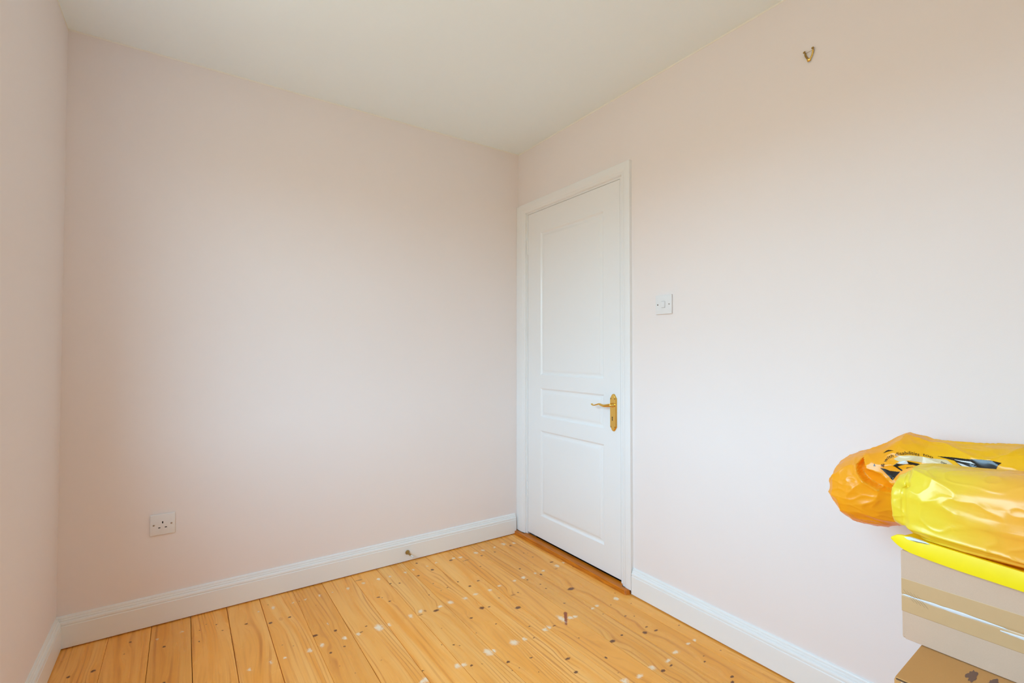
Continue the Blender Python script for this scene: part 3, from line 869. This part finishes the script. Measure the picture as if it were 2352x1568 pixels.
BX0, BX1, BY0, BY1, BZ0, BZ1 = -0.420, -0.030, -2.66, -2.104, 0.4955, 0.692
FT = 0.0028
bx = empty('cardboard_box', ((BX0 + BX1) / 2, (BY0 + BY1) / 2, BZ0))
tag(bx, 'pale cardboard box sealed with buff tape, upper box of the stack', 'box', 'cardboard boxes stacked by the door wall')


def kid(o, p):
    """keep an object that was built in world axes, parented under p (p may be turned)"""
    o.parent = p
    o.matrix_parent_inverse = Matrix.Identity(4)
    o.matrix_basis = p_world(p).inverted() @ o.matrix_basis
    return o


def p_world(p):
    m = Matrix.LocRotScale(p.location, p.rotation_euler, None)
    return m if p.parent is None else p_world(p.parent) @ m


kid(box('body', BX0 + FT, BX1, BY0, BY1, BZ0, BZ1, M_CARD, None, 0.004, 2), bx)
zm = 0.5938
kid(box('flap', BX0, BX0 + FT - 0.0002, BY0 + 0.001, BY1 - 0.0005, zm + 0.002, BZ1 - 0.0006, M_CARD, None, 0.0012, 2), bx)
# lower flap has a crushed far corner
b = bm_box(bmesh.new(), BX0, BX0 + FT - 0.0002, BY0 + 0.001, BY1 - 0.0005, BZ0 + 0.0006, zm - 0.002, 0.0012, 2)
for v in b.verts:
    if v.co.y > BY1 - 0.004 and v.co.z < BZ0 + 0.006: v.co += Vector((0.001, -0.006, 0.0))
kid(from_bm('flap', b, M_CARD), bx)
# tape sags a little into the joint between the flaps
vs, fs = [], []
ny = 60
pr = [(0.0, -0.0365), (0.0006, -0.0355), (0.0006, -0.0045), (0.0002, -0.0022), (-0.0006, 0.0), (0.0002, 0.0022), (0.0006, 0.0045), (0.0006, 0.0355), (0.0, 0.0365)]
for i in range(ny + 1):
    y = BY1 - 0.0012 + (BY0 + 0.002 - BY1) * i / ny
    for d, z in pr:
        w = 0.0006 * noise.noise((y * 9, z * 40, 3.0))
        vs.append((BX0 - d - 0.0001, y, zm + z + w))
for i in range(ny):
    for k in range(len(pr) - 1):
        a = i * len(pr) + k
        fs.append((a, a + 1, a + len(pr) + 1, a + len(pr)))
kid(mesh('packing_tape', vs, fs, M_TAPE, None, False), bx)
# painted pale highlight of the tape over the joint, broken and stepped towards the camera end
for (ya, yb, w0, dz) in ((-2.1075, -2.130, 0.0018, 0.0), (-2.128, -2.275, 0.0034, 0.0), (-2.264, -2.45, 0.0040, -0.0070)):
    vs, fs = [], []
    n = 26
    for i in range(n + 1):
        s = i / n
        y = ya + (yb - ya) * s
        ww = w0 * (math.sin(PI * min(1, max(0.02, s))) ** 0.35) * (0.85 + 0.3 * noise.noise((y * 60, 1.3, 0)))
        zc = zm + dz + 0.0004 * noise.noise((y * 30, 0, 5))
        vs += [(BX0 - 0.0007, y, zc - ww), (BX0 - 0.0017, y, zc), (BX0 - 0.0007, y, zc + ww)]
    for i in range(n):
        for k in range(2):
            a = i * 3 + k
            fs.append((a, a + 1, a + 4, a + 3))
    kid(mesh('tape_highlight', vs, fs, M_SEAM_GLINT, None, True), bx)
# scratches at the far end of the tape
for k in range(5):
    y = -2.1085 - 0.0062 * k
    kid(tube('scratch', [(BX0 - 0.0012, y, zm + 0.012 - 0.001 * k), (BX0 - 0.0012, y - 0.019, zm - 0.010 - 0.001 * k)], 0.00016, M_SCRATCH, None, 4), bx)

LB = empty('cardboard_box', (-0.315, -2.45, 0.0), math.radians(2.2))
tag(LB, 'brown cardboard box with dark print on top, under the pale box', 'box', 'cardboard boxes stacked by the door wall')
hx0, hx1, hy0, hy1, hz = -0.2625, 0.235, -0.32, 0.318, 0.4945      # in the box's own axes
ft = 0.003


def lbox(*a, **k):
    o = box(*a, **k)
    o.parent = LB
    return o


lbox('body', hx0, hx1, hy0, hy1, 0.0005, hz - ft, M_CARD2, bevel=0.004, seg=2)
lbox('flap', hx0 + 0.0012, (hx0 + hx1) / 2 - 0.0015, hy0 + 0.002, hy1 - 0.002, hz - ft + 0.0002, hz, M_CARD2, bevel=0.001)
lbox('flap', (hx0 + hx1) / 2 + 0.0015, hx1 - 0.0012, hy0 + 0.002, hy1 - 0.002, hz - ft + 0.0002, hz, M_CARD2, bevel=0.001)
lbox('packing_tape', hx0 - 0.0004, hx0 - 0.0001, hy0 + 0.002, hy1 - 0.012, hz - 0.075, hz - 0.0045, M_CREAM)['label'] = 'cream paper tape along the front edge'
lbox('edge_fold', hx0 - 0.0002, hx0 + 0.0016, hy0 + 0.004, hy1 - 0.004, hz - ft - 0.0012, hz - ft + 0.0004, mat_plain('dark_fold', (0.13, 0.075, 0.04), 0.9))
# worn purple-brown print, ragged blobs
for (cx_, cy_, rx_, ry_) in ((-0.137, 0.226, 0.034, 0.0085), (-0.138, 0.196, 0.030, 0.0085), (-0.140, 0.166, 0.032, 0.009), (-0.139, 0.134, 0.030, 0.010)):
    vs = [(cx_, cy_, hz + 0.0004)]
    n = 26
    for k in range(n):
        a = 2 * PI * k / n
        r = 0.75 + 0.55 * noise.noise((cx_ * 50 + 2 * math.cos(a), cy_ * 50 + 2 * math.sin(a), 0.4))
        vs.append((cx_ + rx_ * r * math.cos(a), cy_ + ry_ * r * math.sin(a), hz + 0.0003))
    mesh('printed_mark', vs, [(0, 1 + k, 1 + (k + 1) % n) for k in range(n)], M_INK, LB)

# ------------------------------------------------------------------ plastic bags
def mat_bag(name, base, second, y0, y1, rough, bump, sheen=0.25):
    t = NT(name)
    P = t.obj()
    sep = t.n('ShaderNodeSeparateXYZ', i0=P)
    wob = t.noise(P, 9, 2)
    yy = t.math('MULTIPLY_ADD', wob.outputs[0], 0.10, sep.outputs[1])
    mr = t.n('ShaderNodeMapRange', _interpolation_type='SMOOTHSTEP', Value=yy)
    mr.inputs['From Min'].default_value = y0
    mr.inputs['From Max'].default_value = y1
    col = t.mix(mr.outputs[0], base, second)
    cr1 = t.noise(t.n('ShaderNodeCombineXYZ', X=t.math('MULTIPLY', sep.outputs[0], 20.0), Y=t.math('MULTIPLY', sep.outputs[1], 12.0), Z=t.math('MULTIPLY', sep.outputs[2], 20.0)), 1.0, 2.5, 0.55)
    rid = t.math('ABSOLUTE', t.math('SUBTRACT', cr1.outputs[0], 0.5))
    nrm = t.bump(rid, bump, 0.008)
    p = t.bsdf(col, rough, 0, nrm, Specular__IOR__Level=0.6)
    tr_ = t.n('ShaderNodeBsdfTranslucent', Color=t.mix(0.3, col, (1.0, 0.5, 0.02)))
    m_ = t.n('ShaderNodeMixShader', i0=0.22)
    t.put(m_.inputs[1], p)
    t.put(m_.inputs[2], tr_)
    return t.done(m_)


M_BAG_R = mat_bag('orange_plastic_film', (1.0, 0.58, 0.006), (1.0, 0.44, 0.012), -2.10, -1.95, 0.26, 0.32)
M_BAG_F = mat_bag('yellow_orange_plastic_film', (1.0, 0.53, 0.055), (0.95, 0.79, 0.05), -2.27, -2.09, 0.27, 0.25)
M_MAIL = mat_plain('bright_yellow_film', (0.93, 0.74, 0.002), 0.42)
M_PRINT = mat_plain('black_print', (0.008, 0.007, 0.006), 0.2)
M_PALE = mat_plain('painted_sheen', (0.72, 0.60, 0.36), 0.3)
M_WHITE = mat_plain('white_glint_and_paper', (0.70, 0.76, 0.78), 0.25)


def interp(tab, s):
    for (a, va), (b_, vb) in zip(tab, tab[1:]):
        if s <= b_:
            f = 0 if b_ == a else (s - a) / (b_ - a)
            return [x + (y - x) * f for x, y in zip(va, vb)]
    return list(tab[-1][1])


def inside(poly, x, y):
    r = False
    j = len(poly) - 1
    for i in range(len(poly)):
        xi, yi = poly[i]
        xj, yj = poly[j]
        if (yi > y) != (yj > y) and x < (xj - xi) * (y - yi) / (yj - yi) + xi: r = not r
        j = i
    return r


def bag(name, tab, expo, expo_low, nu, nv, disp, mat, parent):
    """tab rows: (y, (zlo, zhi, xfront, xback)) from the left tip to the right end"""
    vs, fs = [], []
    ya, yb = tab[0][0], tab[-1][0]
    tt = [(-(y), v) for y, v in tab]
    for i in range(nu + 1):
        s = i / nu
        y = ya + (yb - ya) * (s ** 1.6)
        zl, zh, xf, xb = interp(tt, -y)
        cz, rz, cx_, rx_ = (zl + zh) / 2, (zh - zl) / 2, (xf + xb) / 2, (xb - xf) / 2
        for k in range(nv):
            a = 2 * PI * k / nv
            c_, s_ = math.cos(a), math.sin(a)
            p = Vector((cx_ + rx_ * math.copysign(abs(c_) ** (expo if s_ > 0 else expo_low), c_), y, cz + rz * math.copysign(abs(s_) ** (expo if s_ > 0 else expo_low), s_)))
            vs.append(p)
    for i in range(nu):
        for k in range(nv):
            fs.append((i * nv + k, i * nv + (k + 1) % nv, (i + 1) * nv + (k + 1) % nv, (i + 1) * nv + k))
    fs.append(tuple(range(nv))[::-1])
    fs.append(tuple(range(nu * nv, (nu + 1) * nv)))
    me = bpy.data.meshes.new(name)
    me.from_pydata(vs, [], fs)
    b = bmesh.new()
    b.from_mesh(me)
    bmesh.ops.recalc_face_normals(b, faces=b.faces)
    b.normal_update()
    moves = [(v, disp(v.co, v.normal)) for v in b.verts]
    for v, d in moves: v.co += d
    return from_bm(name, b, mat, parent, True)


def ridge(p, sx, sy, sz, seed):
    n = noise.noise((p.x * sx + seed, p.y * sy, p.z * sz))
    return 1 - min(1, abs(n) * 2.6)


def sstep(a, b_, x):
    t_ = max(0.0, min(1.0, (x - a) / (b_ - a)))
    return t_ * t_ * (3 - 2 * t_)


RB = empty('plastic_bag', (-0.17, -2.30, BZ1))
tag(RB, 'orange printed plastic bag with rolled end, against the wall behind the yellow bag', 'bag', 'plastic bags lying on the boxes')
rear_tab = [(-1.893, (0.765, 0.775, -0.235, -0.205)), (-1.895, (0.748, 0.795, -0.262, -0.175)), (-1.901, (0.7150, 0.812, -0.280, -0.155)), (-1.912, (0.703, 0.832, -0.294, -0.140)),
            (-1.930, (0.680, 0.848, -0.300, -0.130)), (-1.950, (0.671, 0.861, -0.302, -0.125)), (-1.985, (0.670, 0.880, -0.300, -0.12)), (-2.015, (0.672, 0.897, -0.294, -0.11)),
            (-2.035, (0.680, 0.914, -0.288, -0.10)), (-2.052, (0.685, 0.925, -0.283, -0.10)), (-2.084, (0.691, 0.920, -0.276, -0.10)), (-2.102, (0.696, 0.914, -0.272, -0.10)),
            (-2.16, (0.697, 0.918, -0.270, -0.095)), (-2.27, (0.697, 0.927, -0.270, -0.09)), (-2.45, (0.697, 0.920, -0.270, -0.09)), (-2.58, (0.697, 0.86, -0.268, -0.10)), (-2.62, (0.75, 0.80, -0.22, -0.15))]
# mouth of the bag: lip curve and upper edge of the opening, as (y, z)
LIP = [(-1.980, 0.860), (-1.970, 0.838), (-1.975, 0.819), (-1.991, 0.801), (-2.011, 0.791), (-2.029, 0.783), (-2.052, 0.782)]
UPP = [(-1.980, 0.860), (-1.993, 0.833), (-2.007, 0.831), (-2.025, 0.826), (-2.053, 0.795)]


def seg_dist(pl, y, z):
    best = 9.0
    for (ya, za), (yb, zb) in zip(pl, pl[1:]):
        t_ = max(0.0, min(1.0, ((y - ya) * (yb - ya) + (z - za) * (zb - za)) / ((yb - ya) ** 2 + (zb - za) ** 2)))
        best = min(best, math.hypot(y - ya - t_ * (yb - ya), z - za - t_ * (zb - za)))
    return best


def rear_disp(p, n):
    d = n * (0.0045 * ridge(p, 16, 9, 16, 1.7) ** 3 + 0.0014 * ridge(p, 34, 24, 34, 5.1) ** 3 - 0.003)
    if p.z < 0.70 and p.y < -2.09: d = d * 0.2 + Vector((0, 0, 0.0006))
    if n.x < 0.2 and -2.10 < p.y < -1.94 and 0.76 < p.z < 0.88:
        dl, du = seg_dist(LIP, p.y, p.z), seg_dist(UPP, p.y, p.z)
        if inside(LIP + UPP[::-1], p.y, p.z):
            d = d * 0.6 + Vector((0.034, 0, 0)) * (du / (du + dl + 1e-6)) ** 0.6 * sstep(0.0, 0.0035, dl)
        else:
            d += Vector((-0.004, 0, 0.0)) * math.exp(-(dl / 0.007) ** 2)
    return d


rb = kid(bag('film', rear_tab, 0.85, 0.85, 240, 320, rear_disp, M_BAG_R, None), RB)

FB = empty('plastic_bag', (-0.36, -2.32, BZ1 + 0.02))
tag(FB, 'yellow and orange plastic bag bulging over the front of the pale box', 'bag', 'plastic bags lying on the boxes')
front_tab = [(-2.076, (0.788, 0.795, -0.375, -0.345)), (-2.078, (0.775, 0.812, -0.400, -0.325)), (-2.083, (0.764, 0.833, -0.418, -0.310)), (-2.092, (0.752, 0.850, -0.430, -0.300)),
             (-2.107, (0.740, 0.868, -0.438, -0.292)), (-2.125, (0.729, 0.878, -0.442, -0.287)), (-2.15, (0.7205, 0.886, -0.445, -0.284)), (-2.21, (0.7150, 0.890, -0.446, -0.283)),
             (-2.30, (0.7150, 0.897, -0.447, -0.283)), (-2.45, (0.7150, 0.895, -0.445, -0.283)), (-2.56, (0.7150, 0.85, -0.435, -0.29)), (-2.60, (0.77, 0.80, -0.38, -0.33))]


def front_disp(p, n):
    d = n * (0.0065 * ridge(p, 9, 4, 16, 8.3) ** 3 + 0.0016 * ridge(p, 30, 20, 30, 2.2) ** 4 - 0.0045)
    # thick rolled rim round the left end and one tucked fold near the top
    rim = math.exp(-((p.y + 2.094) / 0.006) ** 2)
    d += n * 0.004 * rim
    d -= n * 0.006 * math.exp(-((p.y + 2.112) / 0.008) ** 2) * sstep(-0.3, 0.4, -n.x)
    q = Vector(((p.y + 2.112) / 0.013, (p.z - 0.845) / 0.006))
    if n.x < 0.3: d -= n * 0.010 * math.exp(-q.length_squared)
    if p.x > -0.295: d = Vector((-0.001, 0, 0)) + d * 0.3
    if p.z < 0.727 and p.x > -0.43: d = Vector((0, 0, 0.0006)) + d * 0.2
    return d


fb = kid(bag('film', front_tab, 0.82, 0.50, 200, 220, front_disp, M_BAG_F, None), FB)

# yellow mailing bag under the front bag, its lip folded over the edge of the box
ML = empty('mailing_bag', (-0.36, -2.35, BZ1))
tag(ML, 'flat bright yellow mailing bag with its lip over the edge of the pale box', 'bag', 'plastic bags lying on the boxes')
ml_tab = [(-2.089, (0.7125, 0.7175, 0.02)), (-2.094, (0.7085, 0.7215, 0.2)), (-2.100, (0.704, 0.7260, 0.45)), (-2.110, (0.6985, 0.7285, 0.8)), (-2.125, (0.694, 0.7285, 1.0)), (-2.16, (0.689, 0.7260, 1.0)), (-2.206, (0.6845, 0.7230, 1.0)),
          (-2.30, (0.679, 0.7170, 1.0)), (-2.45, (0.676, 0.7140, 1.0)), (-2.56, (0.676, 0.712, 1.0))]
vs, fs = [], []
nu = 90
tt = [(-y, v) for y, v in ml_tab]
for i in range(nu + 1):
    y = -2.089 + (-2.56 + 2.089) * (i / nu) ** 1.5
    zl, zh, k = interp(tt, -y)
    w = 0.0012 * noise.noise((y * 35, 2.0, 0.0))
    zc = (zl + zh) / 2
    xb = -0.424 + 0.14 * k
    ring = [(-0.4225, zl + 0.002), (-0.4250 - 0.002 * k, zl), (-0.4265 - 0.0050 * k, zl + 0.0006), (-0.4270 - 0.0060 * k + w, zc), (-0.4260 - 0.0040 * k, zh - 0.0006), (-0.4235 - 0.001 * k, zh),
            (-0.42 + 0.01 * k, min(zh - 0.004, 0.7125)), (xb, 0.7120), (xb + 0.001, 0.7120 - 0.0192 * k), (-0.4208 - 0.0007 * k, 0.7150 - 0.0216 * k)]
    for x, z in ring: vs.append((x, y, z))
m_ = 10
for i in range(nu):
    for k in range(m_):
        fs.append((i * m_ + k, i * m_ + (k + 1) % m_, (i + 1) * m_ + (k + 1) % m_, (i + 1) * m_ + k))
fs.append(tuple(range(m_))[::-1])
fs.append(tuple(range(nu * m_, (nu + 1) * m_)))
o = mesh('film', vs, fs, M_MAIL, None, True)
o.data.set_sharp_from_angle(angle=math.radians(24))
mlo = kid(o, ML)

# ------------------------------------------------------------------ print and painted reflections on the orange bag, laid onto its surface
def tree_of(o, p):
    m4 = p_world(p) @ o.matrix_basis
    return BVHTree.FromPolygons([m4 @ v.co for v in o.data.vertices], [tuple(q.vertices) for q in o.data.polygons])


TR, TM = tree_of(rb, RB), tree_of(mlo, ML)


def lay(tree, px, py, lift):
    """the point of the film seen along a sight line, lifted off it by a hair"""
    d = (fw + rt * ((px - 1176.0) / FPX) + up * ((784.0 - py) / FPX)).normalized()
    hit_, nor, _, dist = tree.ray_cast(EYE, d)
    return None if hit_ is None or hit_.y < -2.5 else hit_ - d * lift


def print_on(name, tree, poly, org, sc, mat, parent, lift, step=0.6):
    poly = [(org[0] + x / sc, org[1] + y / sc) for x, y in poly]
    x0, x1 = min(p[0] for p in poly), max(p[0] for p in poly)
    y0, y1 = min(p[1] for p in poly), max(p[1] for p in poly)
    vs, fs, ix = [], [], {}

    def vid(i, j):
        if (i, j) not in ix:
            p = lay(tree, x0 + i * step, y0 + j * step, lift)
            ix[(i, j)] = None if p is None else len(vs)
            if p is not None: vs.append(p)
        return ix[(i, j)]
    for i in range(int((x1 - x0) / step) + 1):
        for j in range(int((y1 - y0) / step) + 1):
            if inside(poly, x0 + (i + 0.5) * step, y0 + (j + 0.5) * step):
                f = [vid(i, j), vid(i + 1, j), vid(i + 1, j + 1), vid(i, j + 1)]
                if None in f: continue
                if max((vs[f[a]] - vs[f[a - 1]]).length for a in range(4)) > 0.012: continue
                fs.append(tuple(f))
    if not fs: return None
    b = bmesh.new()
    bv = [b.verts.new(v) for v in vs]
    for f in fs: b.faces.new([bv[i] for i in f])
    # keep the largest connected piece only
    left, best = set(b.verts), set()
    while left:
        todo = [left.pop()]
        isl = set(todo)
        while todo:
            for e in todo.pop().link_edges:
                for v in e.verts:
                    if v in left:
                        left.discard(v)
                        isl.add(v)
                        todo.append(v)
        if len(isl) > len(best): best = isl
    bmesh.ops.delete(b, geom=[v for v in b.verts if v not in best], context='VERTS')
    me = bpy.data.meshes.new(name)
    b.to_mesh(me)
    b.free()
    for p in me.polygons: p.use_smooth = True
    return kid(link_mesh(name, me, mat), parent)


A1, A2 = ((1990, 1020), 16.8), ((2110, 1020), 11.76)
print_on('sheen_band', TR, [(1050, 560), (1300, 440), (1700, 430), (2100, 470), (2500, 540), (3100, 600), (3360, 800), (3760, 990), (3300, 910), (2700, 800), (2352, 740), (2000, 680), (1600, 620), (1300, 700)], *A1, M_PALE, RB, 0.0006)  # pale reflection on the film, put in as a coloured band
for poly, a in (([(640, 345), (760, 250), (850, 215), (1030, 240), (900, 262), (800, 285), (700, 325)], A1),
                ([(520, 905), (720, 950), (900, 1020), (1130, 1050), (1300, 1060), (1150, 1220), (1010, 1390), (800, 1170), (640, 1010)], A1),
                ([(300, 735), (350, 850), (265, 850)], A1),
                ([(1020, 835), (1160, 735), (1300, 775), (1560, 770), (1640, 760), (1560, 650), (1700, 680), (2000, 745), (2200, 830), (2352, 890), (2060, 870), (1800, 790), (1500, 780), (1340, 810), (1200, 860), (1400, 1000), (1350, 1030), (1200, 930), (1090, 860)], A1),
                ([(1540, 900), (1700, 880), (1880, 860), (1640, 905), (1530, 935)], A1),
                ([(500, 320), (900, 350), (1300, 400), (1650, 410), (1950, 440), (2240, 505), (2130, 580), (2050, 790), (1750, 740), (1450, 690), (1250, 680), (1120, 570), (960, 440)], A2)):
    print_on('printed_shape', TR, poly, *a, M_PRINT, RB, 0.0009)
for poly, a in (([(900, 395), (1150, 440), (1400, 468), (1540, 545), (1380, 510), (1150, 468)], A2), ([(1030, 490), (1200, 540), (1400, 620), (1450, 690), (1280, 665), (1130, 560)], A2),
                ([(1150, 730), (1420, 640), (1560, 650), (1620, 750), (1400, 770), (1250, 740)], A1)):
    print_on('painted_glint', TR, poly, *a, M_WHITE, RB, 0.0012)  # white glints painted over the black print


def lettering(body, path, size, squeeze, mat, parent, tree):
    cu = bpy.data.curves.new('lettering', 'FONT')
    cu.body = body
    cu.size = 1.0
    cu.resolution_u = 3
    ob = bpy.data.objects.new('lettering', cu)
    C.objects.link(ob)
    dg = bpy.context.evaluated_depsgraph_get()
    me = bpy.data.meshes.new_from_object(ob.evaluated_get(dg))
    bpy.data.objects.remove(ob)
    b = bmesh.new()
    b.from_mesh(me)
    bmesh.ops.triangulate(b, faces=b.faces)
    bmesh.ops.subdivide_edges(b, edges=[e for e in b.edges if e.calc_length() > 0.15], cuts=1)
    pts = smooth_path([(x, y, 0) for x, y in path], 10)
    acc = [0.0]
    for a, c in zip(pts, pts[1:]): acc.append(acc[-1] + (c - a).length)
    xm = max(v.co.x for v in b.verts)
    dead = []
    for v in b.verts:
        s = v.co.x / xm * acc[-1]
        i = max(0, min(len(pts) - 2, next((k for k in range(len(acc) - 1) if acc[k + 1] >= s), len(pts) - 2)))
        f = (s - acc[i]) / (acc[i + 1] - acc[i])
        q = pts[i].lerp(pts[i + 1], f)
        tn = (pts[i + 1] - pts[i]).normalized()
        nrm = Vector((tn.y, -tn.x, 0))
        q = q + nrm * (v.co.y * size)
        p = lay(tree, q.x, q.y, 0.0014)
        if p is None: dead.append(v)
        else: v.co = p
    if dead: bmesh.ops.delete(b, geom=dead, context='VERTS')
    return kid(from_bm('printed_lettering', b, mat, None), parent)


lettering('& with disabilities', [(2030, 1073), (2032.5, 1064), (2041, 1054), (2053, 1049), (2065, 1045), (2080, 1043.5), (2096, 1044), (2111, 1047)], 11.0, 1, M_PRINT, RB, TR)
lettering('too', [(2119, 1046), (2130, 1048.5), (2142, 1053)], 9.0, 1, M_PRINT, RB, TR)
lettering('over', [(2160, 1062), (2170, 1066), (2178, 1070)], 8.0, 1, M_PRINT, RB, TR)

# slit in the lip of the yellow mailing bag with the white paper inside showing
S1 = ((2020, 1060), 6.53)
print_on('paper_edge', TM, [(370, 1128), (470, 1122), (580, 1152), (690, 1200), (750, 1236), (650, 1222), (520, 1195), (420, 1165)], *S1, M_WHITE, ML, 0.0005, 0.35)
print_on('dark_slit', TM, [(455, 1172), (560, 1195), (680, 1220), (770, 1247), (680, 1232), (560, 1208)], *S1, M_RUST, ML, 0.0009, 0.4)
